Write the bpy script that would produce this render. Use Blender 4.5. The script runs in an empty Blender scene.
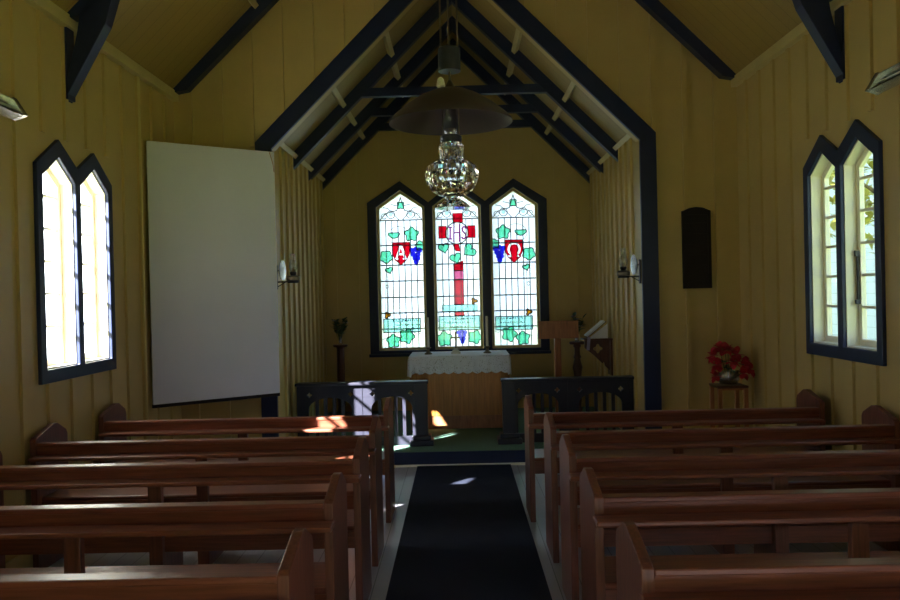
import bpy, bmesh, math, random
from mathutils import Vector, Matrix, geometry
random.seed(7)
SC = bpy.context.scene
COL = SC.collection
PI = math.pi

# ------------------------------------------------------------------ dimensions
W = 2.69            # nave half width
YA = 7.66           # nave face of the chancel arch wall
YB = 10.46          # inner face of the east wall
YW = -0.9           # inner face of the west wall
A = 1.753           # chancel half width / arch half width
ZS = 3.07           # arch springing height
ZE = 3.60           # nave wall plate height
ZC = 0.14           # chancel floor height
ZCE = 3.20          # chancel ceiling height at its side walls
T = 0.14            # wall thickness

# ------------------------------------------------------------------ materials
def node_mat(name):
    m = bpy.data.materials.new(name); m.use_nodes = True
    nt = m.node_tree
    b = nt.nodes.get('Principled BSDF')
    return m, nt, b

def mat(name, col, rough=0.6, var=0.12, scale=6.0, stretch=(1,1,1), metal=0.0, spec=0.5, bump=0.0, coat=0.0, col2=None, detail=4):
    m, nt, b = node_mat(name)
    b.inputs['Roughness'].default_value = rough
    b.inputs['Metallic'].default_value = metal
    b.inputs['Specular IOR Level'].default_value = spec
    b.inputs['Coat Weight'].default_value = coat
    b.inputs['Coat Roughness'].default_value = 0.25
    tc = nt.nodes.new('ShaderNodeTexCoord'); mp = nt.nodes.new('ShaderNodeMapping')
    mp.inputs['Scale'].default_value = stretch
    nz = nt.nodes.new('ShaderNodeTexNoise'); nz.inputs['Scale'].default_value = scale; nz.inputs['Detail'].default_value = detail
    cr = nt.nodes.new('ShaderNodeValToRGB')
    c2 = col2 or tuple(min(1, c*(1+var)) for c in col)
    c1 = tuple(c*(1-var) for c in col)
    cr.color_ramp.elements[0].position = 0.3; cr.color_ramp.elements[1].position = 0.7
    cr.color_ramp.elements[0].color = (*c1, 1); cr.color_ramp.elements[1].color = (*c2, 1)
    L = nt.links.new
    L(tc.outputs['Object'], mp.inputs['Vector']); L(mp.outputs['Vector'], nz.inputs['Vector'])
    L(nz.outputs['Fac'], cr.inputs['Fac']); L(cr.outputs['Color'], b.inputs['Base Color'])
    if bump:
        bp = nt.nodes.new('ShaderNodeBump'); bp.inputs['Strength'].default_value = bump; bp.inputs['Distance'].default_value = 0.01
        L(nz.outputs['Fac'], bp.inputs['Height']); L(bp.outputs['Normal'], b.inputs['Normal'])
    return m

def board_mat(name, col, rough, pitch, axis, gap=(0.35, 0.35, 0.35), var=0.1):
    """painted or bare boards: thin dark joints every `pitch` metres along an object axis"""
    m, nt, b = node_mat(name)
    b.inputs['Roughness'].default_value = rough
    N = nt.nodes.new; L = nt.links.new
    tc = N('ShaderNodeTexCoord'); sp = N('ShaderNodeSeparateXYZ'); L(tc.outputs['Object'], sp.inputs['Vector'])
    dv = N('ShaderNodeMath'); dv.operation = 'DIVIDE'; dv.inputs[1].default_value = pitch
    L(sp.outputs[axis], dv.inputs[0])
    fr = N('ShaderNodeMath'); fr.operation = 'FRACT'; L(dv.outputs[0], fr.inputs[0])
    lt = N('ShaderNodeMath'); lt.operation = 'LESS_THAN'; lt.inputs[1].default_value = 0.006/pitch; L(fr.outputs[0], lt.inputs[0])
    fl = N('ShaderNodeMath'); fl.operation = 'FLOOR'; L(dv.outputs[0], fl.inputs[0])
    wn = N('ShaderNodeTexWhiteNoise'); wn.noise_dimensions = '1D'; L(fl.outputs[0], wn.inputs['W'])
    nz = N('ShaderNodeTexNoise'); nz.inputs['Scale'].default_value = 3; L(tc.outputs['Object'], nz.inputs['Vector'])
    ad = N('ShaderNodeMath'); ad.operation = 'ADD'; L(wn.outputs['Value'], ad.inputs[0]); L(nz.outputs['Fac'], ad.inputs[1])
    mr = N('ShaderNodeMapRange'); mr.inputs['From Max'].default_value = 2; mr.inputs['To Min'].default_value = 1-var; mr.inputs['To Max'].default_value = 1+var
    L(ad.outputs[0], mr.inputs['Value'])
    mx = N('ShaderNodeMix'); mx.data_type = 'RGBA'; mx.blend_type = 'MULTIPLY'; mx.inputs['Factor'].default_value = 1
    mx.inputs['A'].default_value = (*col, 1); L(mr.outputs['Result'], mx.inputs['B'])
    m2 = N('ShaderNodeMix'); m2.data_type = 'RGBA'; L(lt.outputs[0], m2.inputs['Factor'])
    L(mx.outputs['Result'], m2.inputs['A']); m2.inputs['B'].default_value = (*[c*g for c, g in zip(col, gap)], 1)
    L(m2.outputs['Result'], b.inputs['Base Color'])
    return m

def glass_mat(name, col, translucent=0.35, gloss=0.05, tcol=None):
    m = bpy.data.materials.new(name); m.use_nodes = True
    nt = m.node_tree; nt.nodes.clear(); N = nt.nodes.new; L = nt.links.new
    out = N('ShaderNodeOutputMaterial'); tr = N('ShaderNodeBsdfTransparent'); tl = N('ShaderNodeBsdfTranslucent')
    gl = N('ShaderNodeBsdfGlossy'); gl.inputs['Roughness'].default_value = 0.08
    tr.inputs['Color'].default_value = (*col, 1); tl.inputs['Color'].default_value = (*(tcol or col), 1)
    m1 = N('ShaderNodeMixShader'); m1.inputs[0].default_value = translucent
    m2 = N('ShaderNodeMixShader'); m2.inputs[0].default_value = gloss
    L(tr.outputs[0], m1.inputs[1]); L(tl.outputs[0], m1.inputs[2]); L(m1.outputs[0], m2.inputs[1]); L(gl.outputs[0], m2.inputs[2])
    L(m2.outputs[0], out.inputs['Surface'])
    return m

CREAM = (0.54, 0.40, 0.155)
M = {}
M['wall'] = mat('cream_wall_paint', CREAM, 0.45, 0.05, 3)
M['ceil'] = board_mat('dimmed_cream_ceiling_boards', (0.36, 0.245, 0.065), 0.5, 0.14, 'Y', gap=(0.6, 0.6, 0.6), var=0.05)  # wall cream darkened to hold the dimness under the roof
M['cream'] = mat('cream_trim_paint', (0.60, 0.50, 0.23), 0.4, 0.05, 5)
M['sash'] = mat('pale_sash_paint', (0.84, 0.79, 0.65), 0.4, 0.05, 5)  # cream paled to carry the left window's glare
M['navy'] = mat('navy_gloss_paint', (0.012, 0.020, 0.062), 0.42, 0.12, 5, spec=0.35)
M['railpaint'] = mat('dark_navy_rail_paint', (0.022, 0.022, 0.036), 0.4, 0.12, 5, spec=0.35)
M['wood'] = mat('red_brown_varnished_wood', (0.185, 0.056, 0.031), 0.40, 0.30, 9, (0.5, 9, 9), coat=0.12, spec=0.4)
M['woodend'] = mat('red_brown_varnished_end_grain', (0.15, 0.048, 0.029), 0.42, 0.30, 9, (9, 9, 0.6), coat=0.10, spec=0.4)
M['altarwood'] = mat('honey_oak_boards', (0.42, 0.17, 0.032), 0.4, 0.18, 6, (8, 8, 0.6), coat=0.15)
M['standwood'] = mat('mid_brown_oak', (0.33, 0.13, 0.055), 0.4, 0.25, 6, (6, 6, 1))
M['darkwood'] = mat('dark_mahogany', (0.085, 0.028, 0.018), 0.4, 0.25, 6, (6, 6, 1))
M['plaque'] = mat('near_black_oak', (0.016, 0.012, 0.012), 0.6, 0.2, 6, spec=0.2)
M['floor'] = board_mat('worn_pale_floorboards', (0.30, 0.29, 0.33), 0.3, 0.13, 'X', var=0.15)
M['carpet'] = mat('navy_runner_pile', (0.022, 0.026, 0.045), 0.95, 0.25, 220, spec=0.1, bump=0.4)
M['green'] = mat('sage_green_carpet_pile', (0.12, 0.22, 0.175), 0.95, 0.2, 160, spec=0.1, bump=0.4)
M['board'] = mat('grey_white_laminate', (0.64, 0.66, 0.78), 0.45, 0.03, 2)
M['cloth'] = None
M['linen'] = mat('white_linen', (0.72, 0.77, 0.90), 0.8, 0.04, 20)  # blue of the window light mixed into the white
M['wax'] = mat('candle_wax', (0.80, 0.78, 0.72), 0.5, 0.03, 10)
M['brass'] = mat('tarnished_brass', (0.16, 0.13, 0.10), 0.35, 0.2, 20, metal=0.9)
M['iron'] = mat('blackened_iron', (0.03, 0.03, 0.035), 0.45, 0.2, 20, metal=0.6)
M['chrome'] = mat('dull_chrome', (0.62, 0.64, 0.66), 0.25, 0.1, 20, metal=1.0)
M['mirror'] = mat('silvered_reflector', (0.9, 0.9, 0.9), 0.08, 0.03, 20, metal=1.0)
M['shade'] = mat('dull_mauve_enamel', (0.055, 0.042, 0.048), 0.45, 0.12, 8)
M['ceramic'] = mat('white_ceramic', (0.6, 0.58, 0.5), 0.3, 0.05, 8)
M['red'] = mat('poinsettia_red', (0.45, 0.010, 0.030), 0.6, 0.3, 12)
M['leaf'] = mat('deep_green_leaf', (0.025, 0.075, 0.03), 0.5, 0.3, 12)
M['petal'] = mat('lilac_white_petal', (0.55, 0.50, 0.62), 0.6, 0.15, 12)
M['paper'] = mat('book_paper', (0.78, 0.80, 0.86), 0.8, 0.03, 12)
M['ribbon'] = mat('pale_violet_ribbon', (0.42, 0.38, 0.58), 0.6, 0.1, 12)
M['pane'] = glass_mat('window_pane', (0.95, 0.97, 0.98), 0.0, 0.04)
M['glare'] = glass_mat('glare_window_pane', (0.93, 0.95, 0.97), 0.15, 0.03)  # scatter added so the left panes glow, standing in for glare
M['lead'] = mat('lead_came', (0.05, 0.05, 0.055), 0.6, 0.1, 20)
M['s_clear'] = glass_mat('cathedral_glass', (0.66, 0.67, 0.76), 0.55, 0.04, (0.80, 0.83, 0.95))
M['s_red'] = glass_mat('ruby_glass', (0.78, 0.04, 0.11), 0.4)
M['s_pink'] = glass_mat('rose_glass', (0.85, 0.32, 0.52), 0.4)
M['s_green'] = glass_mat('sea_green_glass', (0.36, 0.84, 0.64), 0.4)
M['s_blue'] = glass_mat('cobalt_glass', (0.11, 0.12, 0.80), 0.4)
M['s_teal'] = glass_mat('pale_turquoise_glass', (0.64, 0.93, 0.89), 0.4)
M['s_amber'] = glass_mat('amber_glass', (0.70, 0.42, 0.08), 0.4)
M['s_violet'] = glass_mat('violet_glass_paint', (0.55, 0.10, 0.50), 0.3)
M['s_white'] = mat('white_glass_enamel', (0.9, 0.9, 0.92), 0.5, 0.02, 10)
M['weather'] = board_mat('shade_tinted_weatherboards', (0.50, 0.57, 0.65), 0.5, 0.17, 'Z', gap=(0.5, 0.52, 0.55), var=0.03)  # white boards; the blue-grey of sky-lit shade is put into the colour
M['roofing'] = mat('grey_roofing_iron', (0.25, 0.25, 0.26), 0.5, 0.1, 5)
M['grass'] = mat('lawn_grass', (0.20, 0.26, 0.08), 0.9, 0.3, 4, bump=0.3)
M['bark'] = mat('tree_bark', (0.12, 0.09, 0.06), 0.9, 0.3, 8)
M['foliage'] = mat('yellow_green_foliage', (0.42, 0.40, 0.08), 0.7, 0.35, 5)
M['hedge'] = mat('green_hedge_foliage', (0.10, 0.16, 0.05), 0.7, 0.35, 5)

def s_enamel():
    m, nt, b = node_mat('white_opal_glass')
    b.inputs['Base Color'].default_value = (0.9, 0.9, 0.93, 1); b.inputs['Roughness'].default_value = 0.3
    return m
# white letters are thin opal glass that passes the daylight
M['s_white'] = glass_mat('opal_white_glass', (0.98, 0.98, 0.98), 0.1, 0.02)

def lace():
    m, nt, b = node_mat('white_lace'); N = nt.nodes.new; L = nt.links.new
    b.inputs['Base Color'].default_value = (0.72, 0.77, 0.90, 1); b.inputs['Roughness'].default_value = 0.9  # same window-light blue mixed into the white
    tc = N('ShaderNodeTexCoord'); vo = N('ShaderNodeTexVoronoi'); vo.inputs['Scale'].default_value = 55
    L(tc.outputs['Object'], vo.inputs['Vector'])
    nz = N('ShaderNodeTexNoise'); nz.inputs['Scale'].default_value = 18; L(tc.outputs['Object'], nz.inputs['Vector'])
    mu = N('ShaderNodeMath'); mu.operation = 'MULTIPLY'; L(vo.outputs['Distance'], mu.inputs[0]); L(nz.outputs['Fac'], mu.inputs[1])
    gt = N('ShaderNodeMath'); gt.operation = 'LESS_THAN'; gt.inputs[1].default_value = 0.12; L(mu.outputs[0], gt.inputs[0])
    sc = N('ShaderNodeMath'); sc.operation = 'MULTIPLY_ADD'; sc.inputs[1].default_value = -0.45; sc.inputs[2].default_value = 1.0
    L(gt.outputs[0], sc.inputs[0]); L(sc.outputs[0], b.inputs['Alpha'])
    return m
M['cloth'] = lace()

def cutglass():
    m, nt, b = node_mat('cut_crystal')
    b.inputs['Base Color'].default_value = (0.92, 0.93, 0.97, 1); b.inputs['Roughness'].default_value = 0.04
    b.inputs['Transmission Weight'].default_value = 1.0; b.inputs['IOR'].default_value = 1.5
    return m
M['crystal'] = cutglass()
def thinglass():
    return glass_mat('thin_lamp_glass', (0.90, 0.92, 0.92), 0.04, 0.12)
M['thin'] = thinglass()

# ------------------------------------------------------------------ mesh helpers
class MB:
    def __init__(self): self.bm = bmesh.new()
    def faces(self, verts, faces):
        vs = [self.bm.verts.new(v) for v in verts]
        for f in faces:
            try: self.bm.faces.new([vs[i] for i in f])
            except ValueError: pass
        return vs
    def box(self, x0, x1, y0, y1, z0, z1, mx=None):
        v = [(x, y, z) for x in (x0, x1) for y in (y0, y1) for z in (z0, z1)]
        if mx is not None: v = [mx @ Vector(p) for p in v]
        self.faces(v, [(0,1,3,2), (4,6,7,5), (0,4,5,1), (2,3,7,6), (0,2,6,4), (1,5,7,3)])
        return self
    def shape(self, loops, f, w0, w1):
        """extrude a 2-D outline (first loop) with holes between depths w0 and w1; f maps (u, v, w) to a point"""
        tris = geometry.tessellate_polygon([[Vector((u, v, 0)) for u, v in l] for l in loops])
        flat = [p for l in loops for p in l]; n = len(flat)
        a = [self.bm.verts.new(f(u, v, w0)) for u, v in flat]; b = [self.bm.verts.new(f(u, v, w1)) for u, v in flat]
        for t in tris:
            for s in (a, b):
                try: self.bm.faces.new([s[i] for i in t])
                except ValueError: pass
        k = 0
        for l in loops:
            m = len(l)
            for i in range(m):
                j = (i+1) % m
                self.bm.faces.new((a[k+i], a[k+j], b[k+j], b[k+i]))
            k += m
        return self
    def lathe(self, prof, c=(0,0,0), seg=24, mx=None, cap=True):
        c = Vector(c); rings = []
        for r, z in prof:
            ring = []
            for i in range(seg):
                t = 2*PI*i/seg; p = Vector((r*math.cos(t), r*math.sin(t), z))
                if mx is not None: p = mx @ p
                ring.append(self.bm.verts.new(c+p))
            rings.append(ring)
        for q in range(len(rings)-1):
            for i in range(seg):
                j = (i+1) % seg
                self.bm.faces.new((rings[q][i], rings[q][j], rings[q+1][j], rings[q+1][i]))
        if cap:
            for ring in (rings[0], rings[-1]):
                try: self.bm.faces.new(ring)
                except ValueError: pass
        return self
    def rod(self, p0, p1, r, r1=None, seg=10):
        p0, p1 = Vector(p0), Vector(p1); d = p1-p0
        q = d.to_track_quat('Z', 'Y').to_matrix()
        return self.lathe([(r, 0), (r if r1 is None else r1, d.length)], p0, seg, q)
    def tube(self, pts, r, seg=8):
        for a, b in zip(pts[:-1], pts[1:]): self.rod(a, b, r, seg=seg)
        return self
    def bar(self, p0, p1, w, h, up=(0,0,1)):
        """square bar from p0 to p1; w across, h along `up`"""
        p0, p1 = Vector(p0), Vector(p1); d = (p1-p0); L = d.length; z = d.normalized()
        x = z.cross(Vector(up)).normalized(); y = x.cross(z)
        mx = Matrix(((x.x, y.x, z.x), (x.y, y.y, z.y), (x.z, y.z, z.z))).to_4x4(); mx.translation = p0
        return self.box(-w/2, w/2, -h/2, h/2, 0, L, mx)
    def build(self, name, m, parent=None, bevel=0.0, smooth=False, loc=None, seg=2):
        bmesh.ops.recalc_face_normals(self.bm, faces=self.bm.faces)
        if loc is not None: bmesh.ops.translate(self.bm, verts=self.bm.verts, vec=-Vector(loc))
        me = bpy.data.meshes.new(name); self.bm.to_mesh(me); self.bm.free()
        o = bpy.data.objects.new(name, me); COL.objects.link(o); me.materials.append(m)
        if smooth:
            for p in me.polygons: p.use_smooth = True
            me.set_sharp_from_angle(angle=math.radians(40)) if hasattr(me, 'set_sharp_from_angle') else None
        if parent is not None: o.parent = parent
        if loc is not None: o.location = loc
        if bevel:
            b = o.modifiers.new('bevel', 'BEVEL'); b.width = bevel; b.segments = seg; b.limit_method = 'ANGLE'
        return o

def tag(o, label, cat, group=None):
    o['label'] = label; o['category'] = cat
    if group: o['group'] = group
    return o
def thing(name, label, cat, loc=(0,0,0), rz=0.0, group=None):
    o = bpy.data.objects.new(name, None); COL.objects.link(o)
    o.location = loc; o.rotation_euler = (0, 0, rz); o.empty_display_size = 0.1
    return tag(o, label, cat, group)
def struct(o):
    o['kind'] = 'structure'; return o
def copy_tree(o, parent=None):
    c = o.copy(); COL.objects.link(c)
    if parent is not None: c.parent = parent
    for ch in list(o.children): copy_tree(ch, c)
    return c

FX = lambda x0: (lambda u, v, w: Vector((x0+w, u, v)))     # u -> Y, v -> Z, w -> X
FY = lambda y0: (lambda u, v, w: Vector((u, y0+w, v)))     # u -> X, v -> Z, w -> Y
FZ = lambda z0: (lambda u, v, w: Vector((u, v, z0+w)))     # u -> X, v -> Y, w -> Z

def lancet(c, hw, z0, zs, zp):
    return [(c-hw, z0), (c+hw, z0), (c+hw, zs), (c, zp), (c-hw, zs)]

# ------------------------------------------------------------------ windows in the side walls
WY = [5.62, 3.33, 0.90]                       # centres of the side windows
def side_holes(yc): return [lancet(yc+d, 0.222, 1.212, 2.475, 2.625) for d in (-0.26, 0.26)]
def side_outer(yc):
    return [(yc-0.555, 1.125), (yc+0.555, 1.125), (yc+0.555, 2.545), (yc+0.26, 2.745), (yc, 2.585), (yc-0.26, 2.745), (yc-0.555, 2.545)]

def battens_side(mb, x_in, s, y0, y1, pitch, ztop, windows, z0=0.0, off=0.0, bw=0.024, bd=0.0205):
    y = y0+off
    while y < y1-0.02:
        segs = [(z0, ztop)]
        for yc in windows:
            if abs(y-yc) < 0.555+bw: segs = [(z0, 1.12), (2.76, ztop)]
        for a, b in segs:
            xa, xb = sorted((x_in, x_in-s*bd)); mb.box(xa, xb, y-bw, y+bw, a, b)
        y += pitch
    return mb

for s, nm in ((-1, 'left'), (1, 'right')):
    mb = MB()
    x0, x1 = (-W-T, -W) if s < 0 else (W, W+T)
    outer = [(YW-T, -0.35), (YA+T, -0.35), (YA+T, ZE+0.06), (YW-T, ZE+0.06)]
    holes = [h for yc in WY for h in side_holes(yc)]
    mb.shape([outer]+holes, FX(0), x0, x1)
    battens_side(mb, s*W, s, YW, YA, 0.315, ZE, WY, off=0.10)
    struct(mb.build('wall_'+nm, M['wall']))

wn = 0
def side_window(s, yc):
    global wn; wn += 1
    pane = M['glare'] if s < 0 else M['pane']
    xi = s*W
    holes = side_holes(yc)
    f = FX(xi)
    mb = MB(); mb.shape([side_outer(yc)]+holes, f, -s*0.028, s*0.0)
    root = struct(mb.build('window_%d' % wn, M['navy'], bevel=0.004))
    for d in (-0.26, 0.26):
        c = yc+d
        sm = MB(); sm.shape([lancet(c, 0.214, 1.216, 2.474, 2.618), lancet(c, 0.172, 1.268, 2.448, 2.562)], f, s*0.080, s*0.115)
        sash = sm.build('sash', M['sash'], root, bevel=0.003)
        MB().shape([lancet(c, 0.2215, 1.2125, 2.4745, 2.6245), lancet(c, 0.214, 1.222, 2.470, 2.612)], f, -s*0.001, s*0.079).build('added_reveal_lining', M['sash'], root)  # pale lining added over the wall reveal to whiten the left window
        bm_ = MB()
        for k in range(1, 6):
            z = 1.268 + (2.448-1.268)*k/5.35
            bm_.box(*sorted((xi+s*0.085, xi+s*0.110)), c-0.173, c+0.173, z-0.010, z+0.010)
        bm_.build('glazing_bars', M['sash'], sash)
        gm = MB(); gm.shape([lancet(c, 0.172, 1.268, 2.448, 2.562)], f, s*0.095, s*0.099)
        gm.build('pane', pane, sash)
    b = MB(); yb = yc-0.26+0.19 if s > 0 else yc-0.26-0.19
    b.rod((xi+s*0.068, yb, 1.52), (xi+s*0.068, yb, 1.87), 0.008)
    b.box(*sorted((xi+s*0.050, xi+s*0.082)), yb-0.011, yb+0.011, 1.51, 1.54)
    b.box(*sorted((xi+s*0.050, xi+s*0.082)), yb-0.011, yb+0.011, 1.84, 1.88)
    b.build('casement_bolt', M['iron'], root)
for s in (-1, 1):
    for yc in WY[:2]: side_window(s, yc)
for s in (-1, 1): side_window(s, WY[2])

# ------------------------------------------------------------------ arch wall, west wall, chancel walls
ROOF = lambda x: ZE + (W-abs(x))*1.0
mb = MB()
outer = [(-W-T, 0-0.35), (-A, -0.35), (-A, ZS), (0, ZS+A), (A, ZS), (A, -0.35), (W+T, -0.35), (W+T, ZE-0.1), (0, ZE+W+0.05), (-W-T, ZE-0.1)]
mb.shape([outer], FY(YA), 0, 0.11)
x = -W+0.16
while x < W:
    lo = 0.0
    if abs(x) < A+0.20: lo = max(0.0, ZS + (A-abs(x)) + 0.22)
    mb.box(x-0.022, x+0.022, YA-0.024, YA, lo, ROOF(x)-0.02)
    x += 0.295
struct(mb.build('wall_front', M['wall']))

mb = MB()
outer = [(-W-T, -0.35), (W+T, -0.35), (W+T, ZE), (0, ZE+W+0.05), (-W-T, ZE)]
hole = [(-0.5, 0.0), (0.5, 0.0), (0.5, 2.15), (-0.5, 2.15)]  # unseen west doorway, added and sized for its extra light
mb.shape([outer, hole], FY(YW), -T, 0)
struct(mb.build('wall_back', M['wall']))
mb = MB(); mb.shape([[(-0.62, 0), (-0.5, 0), (-0.5, 2.15), (0.5, 2.15), (0.5, 0), (0.62, 0), (0.62, 2.27), (-0.62, 2.27)]], FY(YW), 0, 0.025)
struct(mb.build('door_added_1', M['navy']))

for s, nm in ((-1, 'left'), (1, 'right')):
    mb = MB()
    mb.box(*sorted((s*A, s*(A+T))), YA+0.11, YB+T, -0.35, ZCE+0.05)
    battens_side(mb, s*A, s, YA+0.11, YB, 0.262, ZCE-0.02, [], z0=ZC, off=0.20, bw=0.024, bd=0.026)
    struct(mb.build('wall_chancel_'+nm, M['wall']))

EW = (-0.735, 0.0, 0.745)
EHW = 0.315
def e_hole(c, g=0.0): return lancet(c, EHW-g, 0.925+g, 2.80-g*0.4, 3.02-g*1.25)
mb = MB()
outer = [(-A-T, -0.35), (A+T, -0.35), (A+T, ZCE+0.02), (0, ZCE+A+0.06), (-A-T, ZCE+0.02)]
mb.shape([outer]+[e_hole(c) for c in EW], FY(YB), 0, 0.15)
x = -A+0.15
while x < A:
    segs = [(ZC, ZCE+(A-abs(x))-0.03)]
    if abs(x-0.01) < 1.20: segs = [(ZC, 0.84), (3.16, ZCE+(A-abs(x))-0.03)]
    for a, b in segs: mb.box(x-0.022, x+0.022, YB-0.018, YB, a, b)
    x += 0.29
struct(mb.build('wall_chancel_front', M['wall']))

# ------------------------------------------------------------------ floors and ceilings
struct(MB().box(-W-T, W+T, YW-T, YA+0.11, -0.12, 0.0).build('floor', M['floor']))
struct(MB().box(-A-0.05, A+0.05, YA+0.02, YB+0.05, -0.12, ZC-0.012).build('floor', M['floor']))
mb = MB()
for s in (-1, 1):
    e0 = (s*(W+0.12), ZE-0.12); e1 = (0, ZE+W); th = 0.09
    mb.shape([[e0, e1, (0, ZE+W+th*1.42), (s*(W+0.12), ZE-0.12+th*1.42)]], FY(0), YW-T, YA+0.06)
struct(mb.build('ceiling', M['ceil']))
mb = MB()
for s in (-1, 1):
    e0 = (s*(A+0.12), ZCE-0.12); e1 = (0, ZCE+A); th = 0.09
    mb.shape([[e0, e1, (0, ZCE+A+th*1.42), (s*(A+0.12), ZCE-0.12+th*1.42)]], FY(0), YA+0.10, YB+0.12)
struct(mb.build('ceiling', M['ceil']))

# ------------------------------------------------------------------ trims: arch casing, roof timbers, purlins
tn = 0
def trim(mb, m, bevel=0.0):
    global tn; tn += 1
    return struct(mb.build('trim_%d' % tn, m, bevel=bevel))
a2 = A+0.155
mb = MB(); mb.shape([[(-A, 0), (-A, ZS), (0, ZS+A), (A, ZS), (A, 0), (a2, 0), (a2, ZS+0.065), (0, ZS+A+0.22), (-a2, ZS+0.065), (-a2, 0)]], FY(YA), -0.045, 0)
trim(mb, M['navy'], 0.004)

def nave_truss(y0, y1, braces):
    mb = MB()
    for s in (-1, 1):
        d = 0.20
        mb.shape([[(s*W, ZE), (0, ZE+W), (0, ZE+W-d), (s*(W-d+0.03), ZE+0.03)]], FY(0), y0, y1)
        if braces:
            mb.box(*sorted((s*W, s*(W-0.035))), y0, y1, 3.05, ZE-0.05)
            mb.shape([[(s*(W-0.01), 3.04), (s*(W-0.02), 3.14), (s*2.58, 3.52), (s*2.56, 3.66), (s*2.31, 3.80), (s*2.386, 3.56)]], FY(0), y0, y1)
    if braces: mb.box(-1.3, 1.3, y0, y1, ZE+1.30, ZE+1.44)
    return trim(mb, M['navy'], 0.004)
nave_truss(YA-0.13, YA-0.02, False)
nave_truss(5.49, 5.60, True)
nave_truss(2.90, 3.01, True)
nave_truss(0.54, 0.65, True)
for s in (-1, 1):
    mb = MB()
    mb.box(*sorted((s*W, s*(W-0.06))), YW, YA-0.02, ZE-0.055, ZE+0.03)
    trim(mb, M['cream'], 0.004)
    for dx in (0.84, 1.68):
        x = s*(W-dx); z = ROOF(x)
        mb = MB().bar((x, YW, z-0.035), (x, YA, z-0.035), 0.05, 0.05, (s, 0, 1))
        trim(mb, M['cream'])
# chancel roof timbers
for yt in (8.64, 9.56, 10.40):
    mb = MB()
    y0, y1 = yt-0.045, yt+0.045
    for s in (-1, 1):
        mb.shape([[(s*A, ZCE), (0, ZCE+A), (0, ZCE+A-0.17), (s*A, ZCE-0.17)]], FY(0), y0, y1)
    hx = A-(3.86-ZCE+0.17)+0.10
    mb.box(-hx, hx, y0+0.005, y1-0.005, 3.79, 3.88)
    trim(mb, M['navy'], 0.003)
for s in (-1, 1):
    for k, dx in enumerate((0.03, 0.56, 1.09)):
        x = s*(A-dx); z = ZCE+dx
        mb = MB().bar((x, YA+0.11, z-0.055), (x, YB, z-0.055), 0.05, 0.06, (s, 0, 1))
        trim(mb, M['cream'])
# step riser, floor strip, conduit
trim(MB().box(-A, A, YA-0.005, YA+0.03, 0.0, ZC-0.004), M['navy'])
trim(MB().box(-A, A, YA-0.030, YA-0.005, 0.0, 0.018), M['sash'])
trim(MB().rod((-W+0.030, 6.74, 0.0), (-W+0.030, 6.74, ZE-0.06), 0.011), M['cream'])
for s, nm in ((-1, 'left'), (1, 'right')):
    struct(MB().box(*sorted((s*(W-0.021), s*(W-0.040))), YW, YA-0.02, 0, 0.14).build('baseboard_'+nm, M['cream']))

# ------------------------------------------------------------------ east window
wn += 1
f = FY(YB)
outer = [(-1.165, 0.85), (1.175, 0.85), (1.175, 2.86), (0.745, 3.135), (0.372, 2.85), (0.0, 3.135), (-0.368, 2.85), (-0.735, 3.135), (-1.165, 2.86)]
mb = MB(); mb.shape([outer]+[e_hole(c) for c in EW], f, -0.035, 0.0)
mb.box(-1.18, 1.19, YB-0.06, YB, 0.845, 0.885)
EWIN = struct(mb.build('window_%d' % wn, M['navy'], bevel=0.004))
for c in EW:
    MB().shape([e_hole(c, 0.002), e_hole(c, 0.034)], f, 0.04, 0.09).build('light_frame', M['cream'], EWIN)
GY = 0.066
def piece(c, loops, m, name, lift=1, lead=0.012):
    """a piece of coloured glass, leaded round its edge"""
    o = MB().shape(loops, f, GY-0.002*lift-0.0015, GY-0.002*lift).build(name, M[m], EWIN)
    if lead:
        lb = MB(); ribbon(lb, loops[0]+[loops[0][0]], lead, GY-0.002*lift-0.004, GY-0.002*lift-0.0005)
        lb.build('lead_line', M['lead'], EWIN)
    return o
def ribbon(mb, pts, w, w0, w1):
    """flat strip following a 2-D polyline"""
    for (ax, ay), (bx, by) in zip(pts[:-1], pts[1:]):
        dx, dy = bx-ax, by-ay; L = math.hypot(dx, dy)
        if L < 1e-6: continue
        nx, ny = -dy/L*w/2, dx/L*w/2; ex, ey = dx/L*w*0.3, dy/L*w*0.3
        mb.shape([[(ax+nx-ex, ay+ny-ey), (ax-nx-ex, ay-ny-ey), (bx-nx+ex, by-ny+ey), (bx+nx+ex, by+ny+ey)]], f, w0, w1)
    return mb
def ell(cx, cy, rx, ry=None, n=20, a0=0, a1=2*PI):
    ry = ry or rx; full = abs(a1-a0-2*PI) < 1e-6
    k = n if full else n+1
    return [(cx+rx*math.cos(a0+(a1-a0)*i/n), cy+ry*math.sin(a0+(a1-a0)*i/n)) for i in range(k)]
def vine(cx, cy, r, rot=0, lob=5, depth=0.28):
    out = []
    for i in range(40):
        t = 2*PI*i/40; k = 1-depth*(0.5-0.5*math.cos(lob*t)) if lob else 1
        out.append((cx+r*k*math.cos(t+rot), cy+r*k*math.sin(t+rot)))
    return out
def heart(cx, cy, r, rot=0):
    out = []
    for i in range(28):
        t = 2*PI*i/28
        x = 16*math.sin(t)**3; y = 13*math.cos(t)-5*math.cos(2*t)-2*math.cos(3*t)-math.cos(4*t)
        x, y = x*r/17, y*r/17
        out.append((cx+x*math.cos(rot)-y*math.sin(rot), cy+x*math.sin(rot)+y*math.cos(rot)))
    return out
def grapes(cx, cy, s):
    return [ell(cx+dx*s, cy+dy*s, 0.34*s, n=12) for dx, dy in ((-0.5, 0.6), (0, 0.7), (0.5, 0.6), (-0.3, 0.1), (0.3, 0.1), (-0.1, -0.38), (0.25, -0.40), (0.05, -0.85))]

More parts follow.
